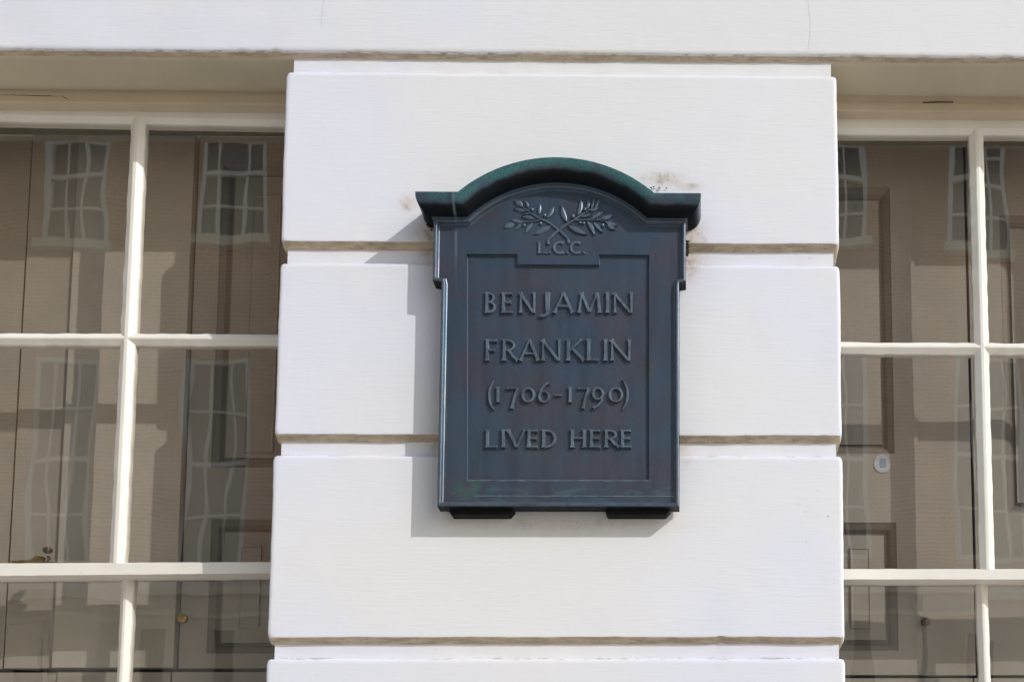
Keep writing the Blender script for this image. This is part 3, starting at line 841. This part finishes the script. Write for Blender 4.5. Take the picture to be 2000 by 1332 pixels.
# glyphs in a unit box, (0,0) bottom left, (1,1) top right; each stroke: (points, weight, flare at start, flare at end)
G = {
 'I': [([(.5, 0), (.5, 1)], K, 1, 1)],
 'L': [([(.16, 0), (.16, 1)], K, 1, 1), ([(.16, .055), (.97, .055)], T, 0, 1)],
 'E': [([(.18, 0), (.18, 1)], K, 1, 1), ([(.18, .05), (.97, .05)], T, 0, 1), ([(.18, .52), (.84, .52)], T, 0, 1), ([(.18, .95), (.92, .95)], T, 0, 1)],
 'F': [([(.18, 0), (.18, 1)], K, 1, 1), ([(.18, .50), (.80, .50)], T, 0, 1), ([(.18, .95), (.97, .95)], T, 0, 1)],
 'H': [([(.12, 0), (.12, 1)], K, 1, 1), ([(.86, 0), (.86, 1)], K, 1, 1), ([(.12, .53), (.86, .53)], T, 0, 0)],
 'N': [([(.10, 0), (.10, .97)], T, 1, 0), ([(.05, .97), (.90, .02)], K, 1, 0), ([(.92, .0), (.92, 1)], T, 0, 1)],
 'M': [([(.06, 0), (.18, .97)], T, 1, 0), ([(.16, .97), (.50, .06)], K, 1, 0), ([(.50, .06), (.82, .97)], T, 0, 1), ([(.82, .97), (.93, 0)], K, 0, 1)],
 'A': [([(.04, 0), (.50, 1)], T, 1, 0), ([(.48, 1), (.95, 0)], K, 0, 1), ([(.22, .34), (.78, .34)], T, 0, 0)],
 'V': [([(.06, 1), (.52, .02)], K, 1, 0), ([(.52, .02), (.95, 1)], T, 0, 1)],
 'K': [([(.13, 0), (.13, 1)], K, 1, 1), ([(.18, .44), (.86, 1)], T, 0, 1), ([(.36, .58), (.97, 0)], K, 0, 1)],
 'B': [([(.2, 0), (.2, 1)], K, 1, 1), ([(.2, .95)] + arcp(.42, .74, .36, .21, 90, -90) + [(.2, .53)], T, 0, 0), ([(.2, .53)] + arcp(.46, .29, .44, .24, 90, -90) + [(.2, .05)], T * 1.15, 0, 0)],
 'R': [([(.16, 0), (.16, 1)], K, 1, 1), ([(.16, .95)] + arcp(.38, .72, .36, .23, 90, -90) + [(.16, .49)], T * 1.1, 0, 0), ([(.44, .50), (.66, .22), (.97, .02)], K, 0, 1)],
 'D': [([(.14, 0), (.14, 1)], K, 1, 1), ([(.14, .95)] + arcp(.40, .50, .53, .45, 90, -90, 22) + [(.14, .05)], K * .9, 0, 0)],
 'J': [([(.66, 1), (.66, .18)] + arcp(.32, .15, .34, .19, 0, -130, 10), K, 1, 1)],
 'C': [(arcp(.56, .5, .48, .46, 52, 308, 26), K, 1, 1)],
 '.': [([(.5, 0), (.5, .13)], K * .8, 0, 0)],
 '-': [([(.05, .5), (.95, .5)], .8, 0, 0)],
 '(': [(arcp(1.75, .5, 1.55, .62, 128, 232, 20), .8, -1, -1)],
 ')': [(arcp(-.75, .5, 1.55, .62, 52, -52, 20), .8, -1, -1)],
 '1': [([(.5, 0), (.5, 1)], K, 1, 1)],
 '7': [([(.06, .955), (.97, .955)], T, 1, 0), ([(.93, .96), (.66, .55), (.44, .0)], K * .9, 0, 1)],
 '0': [('O', .5, .5, .43, .45)],
 '6': [('O', .5, .29, .40, .265), ([(.88, .99), (.55, .88), (.24, .62), (.12, .36)], .85, 1, -1)],
 '9': [('O', .5, .70, .40, .27), ([(.89, .62), (.80, .36), (.50, .12), (.12, .01)], .85, -1, 1)],
}
def letter(ch, x0, x1, ytop, ybot, base, hgt, wpx, parent):
    bm = bmesh.new(); q0 = P(x0, ybot, base); q1 = P(x1, ytop, base); s = .00119
    fx = lambda p: (q0.x + (q1.x - q0.x) * p[0], q0.z + (q1.z - q0.z) * p[1])
    for si, g in enumerate(G[ch]):
        hh = hgt - si * .00012
        if g[0] == 'O':
            _, cx_, cy_, rx, ry = g; n = 32; pts, ws = [], []
            for i in range(n):
                t = 2 * math.pi * i / n; pts.append(fx((cx_ + rx * math.cos(t), cy_ + ry * math.sin(t))))
                ws.append(wpx * s * (.72 + .30 * abs(math.cos(t))))
            stroke(bm, pts, ws, base, hh, True)
        else:
            ps, wt, f0, f1 = g
            if len(ps) < 5: ps = poly(ps, 10 if len(ps) == 2 else 6)
            n = len(ps); pts = [fx(p) for p in ps]; ws = []
            for i in range(n):
                u = i / (n - 1); k = 1.0
                for fl, d in ((f0, u), (f1, 1 - u)):
                    if fl > 0: k += .75 * max(0, 1 - d / .13)**1.5 if wt > .8 else 1.0 * max(0, 1 - d / .16)**1.5
                    if fl < 0: k *= 1 - .6 * max(0, 1 - d / .3)
                ws.append(wpx * s * wt * k)
            stroke(bm, pts, ws, base, hh)
    o = link('letter', bm, BRONZE, parent)
    at = o.data.attributes.new('worn_highlight', 'FLOAT', 'POINT')
    for i, v in enumerate(o.data.vertices): at.data[i].value = .8 if v.co.y < base - hgt * .4 else 0  # pale fronts paint the lit faces of the letters
    at = o.data.attributes.new('soot_shade', 'FLOAT', 'POINT')
    for i, v in enumerate(o.data.vertices): at.data[i].value = .7 if v.co.y > base - hgt * .3 else 0  # dark feet paint shade around each letter
    return o
def line(chars, yt, yb, base, hgt, w):
    out = []
    for it in chars:
        ch, x0, x1 = it[:3]; t = it[3] if len(it) > 3 else yt; b = it[4] if len(it) > 4 else yb
        out.append(letter(ch, x0, x1, t, b, base, hgt, w, plaque))
    return out
HG = .0064
line([('B', 946.5, 969), ('E', 979, 1003), ('N', 1014, 1046), ('J', 1053, 1078, 573, 617), ('A', 1081, 1121), ('M', 1128, 1175), ('I', 1181, 1192), ('N', 1197, 1236)], 573, 613, YPn, HG, 6.2)
line([('F', 947.5, 972), ('R', 979.5, 1013), ('A', 1015, 1054), ('N', 1057, 1095.5), ('K', 1105, 1142), ('L', 1145.5, 1170), ('I', 1177, 1188), ('N', 1191.5, 1232)], 664.5, 706, YPn, HG, 6.2)
line([('(', 952, 969, 744, 802), ('1', 967, 978), ('7', 989, 1013, 758, 799), ('0', 1019, 1045), ('6', 1051, 1075, 749, 787), ('-', 1084, 1098, 766, 780), ('1', 1108, 1119),
      ('7', 1128, 1151.5, 758, 799), ('9', 1156, 1180, 758, 798.5), ('0', 1189, 1217), (')', 1212, 1229, 742, 802)], 758, 787, YPn, HG, 5.2)
line([('L', 948, 973), ('I', 977.5, 988.5), ('V', 990, 1027), ('E', 1029, 1052), ('D', 1058, 1086), ('H', 1114, 1146), ('E', 1151, 1174), ('R', 1179, 1211), ('E', 1211.5, 1234)], 840.5, 875, YPn, HG, 6.2)
line([('L', 1049.5, 1070), ('.', 1071, 1076.5), ('C', 1080, 1104.5), ('.', 1105.5, 1111), ('C', 1113, 1137), ('.', 1138, 1143.5)], 473.5, 496, YF, .0038, 4.4)

# ---- crossed olive sprays
def Z(x, y): return P(960 + x / 7.407, 370 + y / 7.407, YF)
def relief_shading(o, lim=None, k=.6):  # colours lit fronts pale and shaded feet dark
    at = o.data.attributes.new('worn_highlight', 'FLOAT', 'POINT')
    for i, v in enumerate(o.data.vertices): at.data[i].value = k if v.co.y < YF - .001 else 0
    at = o.data.attributes.new('soot_shade', 'FLOAT', 'POINT')
    for i, v in enumerate(o.data.vertices): at.data[i].value = .85 if v.co.y > YF - .001 else 0
    return o
def spray(twigs, leaves, berries, lift):
    bm = bmesh.new()
    for tw, w in twigs:
        pts = []
        for i in range(len(tw) - 1):
            for k in range(4):
                a, b = tw[i], tw[i + 1]; pts.append((a[0] + (b[0] - a[0]) * k / 4, a[1] + (b[1] - a[1]) * k / 4))
        pts.append(tw[-1]); n = len(pts)
        pw = [(Z(*p).x, Z(*p).z) for p in pts]
        stroke(bm, pw, [w * (1.15 - .6 * i / n) for i in range(n)], YF, .0036 + lift)
    br = relief_shading(link('olive_branch', bm, BRONZE, plaque))
    for (b0, t0, w) in leaves:
        bm = bmesh.new(); a, b = Z(*b0), Z(*t0); d = b - a; L = d.length; t = d / L; nn = Vector((-t.z, 0, t.x)); hw = w / 7.407 * .00119
        mid, le, ri, bl_ = [], [], [], []
        n = 9; bend = random.uniform(-.06, .06) * L
        for i in range(n + 1):
            u = i / n; ww = hw * math.sin(math.pi * min(1, u**.85))**.85 if 0 < u < 1 else .0001
            c = a + d * u + nn * bend * math.sin(math.pi * u)
            mid.append(c + Vector((0, -.0030 - lift - .0010 * math.sin(math.pi * u), 0)))
            le.append(c + nn * ww + Vector((0, -.0012 - lift, 0))); ri.append(c - nn * ww + Vector((0, -.0026 - lift, 0)))
        q = [c + nn * .3 * hw + Vector((0, .0012, 0)) for c in mid]
        rows = [[Vector((p.x, YF, p.z)) for p in le], le, [(p + m) / 2 + Vector((0, -.0012, 0)) for p, m in zip(le, mid)], mid, [(p + m) / 2 + Vector((0, -.0008, 0)) for p, m in zip(ri, mid)], ri, [Vector((p.x, YF, p.z)) for p in ri]]
        loft(bm, rows, closed=False); relief_shading(link('leaf', bm, BRONZE, br))
    for (x, y, r) in berries:
        bm = bmesh.new(); q = Z(x, y); q.y = YF - .0012 - lift; sphere(bm, q, r / 7.407 * .00119, .9, 10, 7); relief_shading(link('berry', bm, BRONZE, br, True))
    return br
spray([([(1125, 790), (1100, 715), (985, 605), (860, 510), (790, 462), (690, 430), (560, 350), (450, 262), (420, 230)], .0052), ([(700, 455), (580, 472), (440, 490), (330, 530)], .0035)],
      [((865, 540), (615, 662), 42), ((800, 420), (905, 245), 34), ((690, 370), (705, 200), 28), ((450, 262), (335, 175), 46), ((510, 330), (325, 285), 30), ((550, 360), (450, 372), 18),
       ((640, 445), (425, 403), 28), ((450, 485), (275, 452), 28), ((345, 515), (185, 555), 46), ((430, 510), (350, 602), 20), ((600, 490), (500, 640), 28), ((530, 275), (475, 165), 26)],
      [(772, 382, 28), (590, 300, 28), (712, 500, 26), (475, 527, 25)], 0)
spray([([(822, 805), (820, 740), (960, 612), (1090, 520), (1200, 450), (1290, 390), (1390, 320), (1490, 280)], .0052), ([(1200, 455), (1400, 448), (1570, 452), (1690, 482)], .0035)],
      [((1110, 535), (1385, 662), 42), ((1090, 480), (1008, 222), 36), ((1250, 385), (1300, 150), 36), ((1380, 300), (1405, 140), 30), ((1445, 290), (1490, 130), 26), ((1500, 280), (1562, 158), 28),
       ((1440, 330), (1562, 262), 22), ((1290, 405), (1455, 380), 20), ((1450, 440), (1622, 342), 28), ((1590, 438), (1758, 368), 34), ((1390, 470), (1492, 668), 34), ((1480, 480), (1612, 632), 28),
       ((1650, 478), (1825, 530), 32), ((1680, 500), (1790, 592), 38)],
      [(1182, 400, 30), (1350, 297, 28), (1285, 490, 22), (1335, 496, 24), (1612, 527, 28), (1432, 305, 18)], .0010)

# ------------------------------------------------------------------ house across the street (seen in the glass)
YO = -18.0; YV = 18.0 + 2 * .19
def O(x, y): return P(x, y, YV)          # the mirror image of the opposite front stands at +YV
opp = empty('brick_house', 'brown brick terrace across the street, mirrored in the window glass with pale stone sills', 'house')
def m_brick():
    t = NT('london_stock_brick'); br = t.n.new('ShaderNodeTexBrick')
    v = t.n.new('ShaderNodeCombineXYZ'); X, Y_, Z_ = t.xyz(); t.l.new(X, v.inputs[0]); t.l.new(Z_, v.inputs[1]); t.l.new(v.outputs[0], br.inputs['Vector'])
    br.inputs['Scale'].default_value = 1; br.inputs['Brick Width'].default_value = .225; br.inputs['Row Height'].default_value = .075; br.inputs['Mortar Size'].default_value = .010
    br.inputs['Color1'].default_value = (.66, .26, .08, 1); br.inputs['Color2'].default_value = (.50, .20, .07, 1); br.inputs['Mortar'].default_value = (.60, .52, .40, 1)
    c = t.mix(t.ramp(t.noise(.8, 4), .35, .65, 0, .6), br.outputs['Color'], (.30, .17, .09))
    return t.fin(c, .9, t.bump(br.outputs['Fac'], .3, .005))
BRICK = m_brick(); STONE = m_plain('cream_stone', (.82, .72, .52), .7, nscale=4, var=.05); WPAINT = m_plain('dingy_joinery', (.66, .63, .56), .5, nscale=4, var=.04)
WPAINT2 = m_plain('cream_joinery', (.84, .80, .70), .5, nscale=4, var=.04)
FSTUC = m_plain('buff_stucco', (.62, .54, .42), .8, nscale=1.2, var=.15)
OG = NT('opposite_glass'); OG.fin((.05, .045, .04), .08, spec=.5); OG = OG.m
zA = O(144, 492).z; zB = O(300, 1150).z; per = (O(443, 490).x - O(144, 490).x); x0c = O(144, 490).x
rows_ = [(O(144, 478).z, O(144, 215).z, .62, 'sill'), (O(144, 1100).z, O(144, 690).z, .60, 'nosill'), (O(144, 120).z, O(144, -110).z, .60, 'sill')]
cols = [x0c + per * k for k in range(-3, 10)]
XE = O(2000, 700).x + .45          # the terrace ends here; beyond it the view is open to the sky
XS = O(0, 700).x - .6
cols = [c for c in cols if XS + .65 < c < XE - .65]
wt = .25
bm = bmesh.new()
xsE = sorted([XS] + [c + s * .60 for c in cols for s in (-1, 1)] + [XE])
# brick wall between window openings
zz = sorted([(a, b) for a, b, w, s in rows_])
zt0 = 17.6
for i in range(0, len(xsE), 2): box(bm, xsE[i], xsE[i + 1], YO - wt, YO, zB, zt0)
for i in range(1, len(xsE) - 1, 2):
    z = zB
    for (a, b) in zz: box(bm, xsE[i], xsE[i + 1], YO - wt, YO, z, a); z = b
    box(bm, xsE[i], xsE[i + 1], YO - wt, YO, z, zt0)
link('brick_wall', bm, BRICK, opp)
bm = bmesh.new(); box(bm, XS, XE, YO - wt, YO + .03, 0, zB - .0)
link('stucco_ground_storey', bm, FSTUC, opp)
bm = bmesh.new(); box(bm, XS, XE, YO + .031, YO + .14, O(300, 1163).z, O(300, 1128).z); box(bm, XS, XE, YO + .031, YO + .08, O(300, 1206).z, O(300, 1196).z); link('string_course', bm, STONE, opp)
bm = bmesh.new(); box(bm, XS, XE, YO - 8, YO - wt - .3, 0, zt0); link('rear_mass', bm, DARKROOM, opp)
bm = bmesh.new(); box(bm, XS - .2, XE + .2, YO - 8, YO + .25, zt0, zt0 + .3); link('cornice', bm, STONE, opp)
wins = {}
for ri, (a, b, w, s) in enumerate(rows_):
    base = None
    for c in cols:
        if base is None:
            bm = bmesh.new(); hw = .60; fr = .09
            box(bm, -hw, -hw + fr, -.12, -.04, 0, b - a); box(bm, hw - fr, hw, -.12, -.04, 0, b - a); box(bm, -hw + fr, hw - fr, -.12, -.04, 0, fr); box(bm, -hw + fr, hw - fr, -.12, -.04, b - a - fr, b - a)
            box(bm, -hw + fr, hw - fr, -.12, -.035, (b - a) * .5 - .04, (b - a) * .5 + .04)
            WP = WPAINT if ri == 1 else WPAINT2
            wo = link('window', bm, WP, opp); wo.location = (c, YO, a)
            nv = 3; nh = 4
            for k in range(1, nv):
                bm = bmesh.new(); x = -hw + 2 * hw * k / nv; box(bm, x - .022, x + .022, -.10, -.05, fr, b - a - fr); link('glazing_bar', bm, WP, wo)
            for k in range(1, nh):
                if k * 2 == nh: continue
                bm = bmesh.new(); z = (b - a) * k / nh; box(bm, -hw + fr, hw - fr, -.098, -.052, z - .02, z + .02); link('glazing_bar', bm, WP, wo)
            bm = bmesh.new(); box(bm, -hw + fr, hw - fr, -.115, -.105, fr, b - a - fr); link('pane', bm, OG, wo)
            if s == 'sill':
                bm = bmesh.new(); box(bm, -.68, .68, -.05, .16, -.16, -.002); link('sill', bm, STONE, wo)
            base = wo
        else:
            n = base.copy(); C.objects.link(n); n.parent = opp; n.location = (c, YO, a)
            for ch in list(base.children):
                k = ch.copy(); C.objects.link(k); k.parent = n

# openings of the stucco storey below the string course
for (xa, xb, yt) in ((20, 100, 1232), (262, 330, 1226), (405, 470, 1222), (700, 790, 1228), (1000, 1090, 1228), (1300, 1390, 1228), (1650, 1712, 1212), (1775, 1800, 1140), (1870, 1940, 1235)):
    a, b = O(xa, yt), O(xb, yt); h = 2.2; w2 = (b.x - a.x) / 2; c = (a.x + b.x) / 2
    bm = bmesh.new(); box(bm, -w2, -w2 + .07, .031, .09, -h, 0); box(bm, w2 - .07, w2, .031, .09, -h, 0); box(bm, -w2 + .07, w2 - .07, .031, .09, -.07, 0)
    wo = link('window', bm, FSTUC, opp); wo.location = (c, YO, a.z)
    bm = bmesh.new(); box(bm, -w2 + .07, w2 - .07, .031, .05, -h, -.07); link('pane', bm, OG, wo)
for (xa, xb, yt, yb) in ((110, 188, 1190, 1310), (20, 82, 1208, 1300)):  # pale slabs standing in for sunlit patches in the reflection
    a, b = O(xa, yt), O(xb, yb)
    bm = bmesh.new(); box(bm, a.x, b.x, YO + .031, YO + .10, b.z, a.z); link('bright_patch', bm, STONE, opp)

# unseen cream house added at the left street end to bounce sun back
cream = empty('added_fill_house', 'unseen cream stucco house added at the left end of the street to bounce sunlight', 'house')
CST = m_plain('cream_fill_stucco', (.80, .74, .62), .8, nscale=1.2, var=.05)
XC, Y0, Y1 = -13.6, -17.6, -.4
bm = bmesh.new(); box(bm, XC - 9, XC, Y0, Y1, 0, 17); link('added_fill_wall', bm, CST, cream)
bm = bmesh.new(); box(bm, XC - 9.2, XC + .4, Y0 - .2, Y1 + .2, 17, 17.4); link('cornice', bm, STONE, cream)
base = None
for iz in range(4):
    for iy in range(5):
        y = Y0 + 2.2 + iy * 3.2; z = 1.2 + iz * 4.0
        if base is None:
            bm = bmesh.new(); box(bm, .001, .05, -.5, -.42, 0, 2); box(bm, .001, .05, .42, .5, 0, 2); box(bm, .001, .05, -.42, .42, 1.92, 2); box(bm, .001, .05, -.42, .42, 0, .08); box(bm, .001, .04, -.42, .42, .97, 1.03)
            base = link('window', bm, WPAINT2, cream); bm = bmesh.new(); box(bm, .002, .02, -.42, .42, .08, 1.92); link('pane', bm, OG, base); base.location = (XC, y, z)
        else:
            n = base.copy(); C.objects.link(n); n.parent = cream; n.location = (XC, y, z)
            k = base.children[0].copy(); C.objects.link(k); k.parent = n
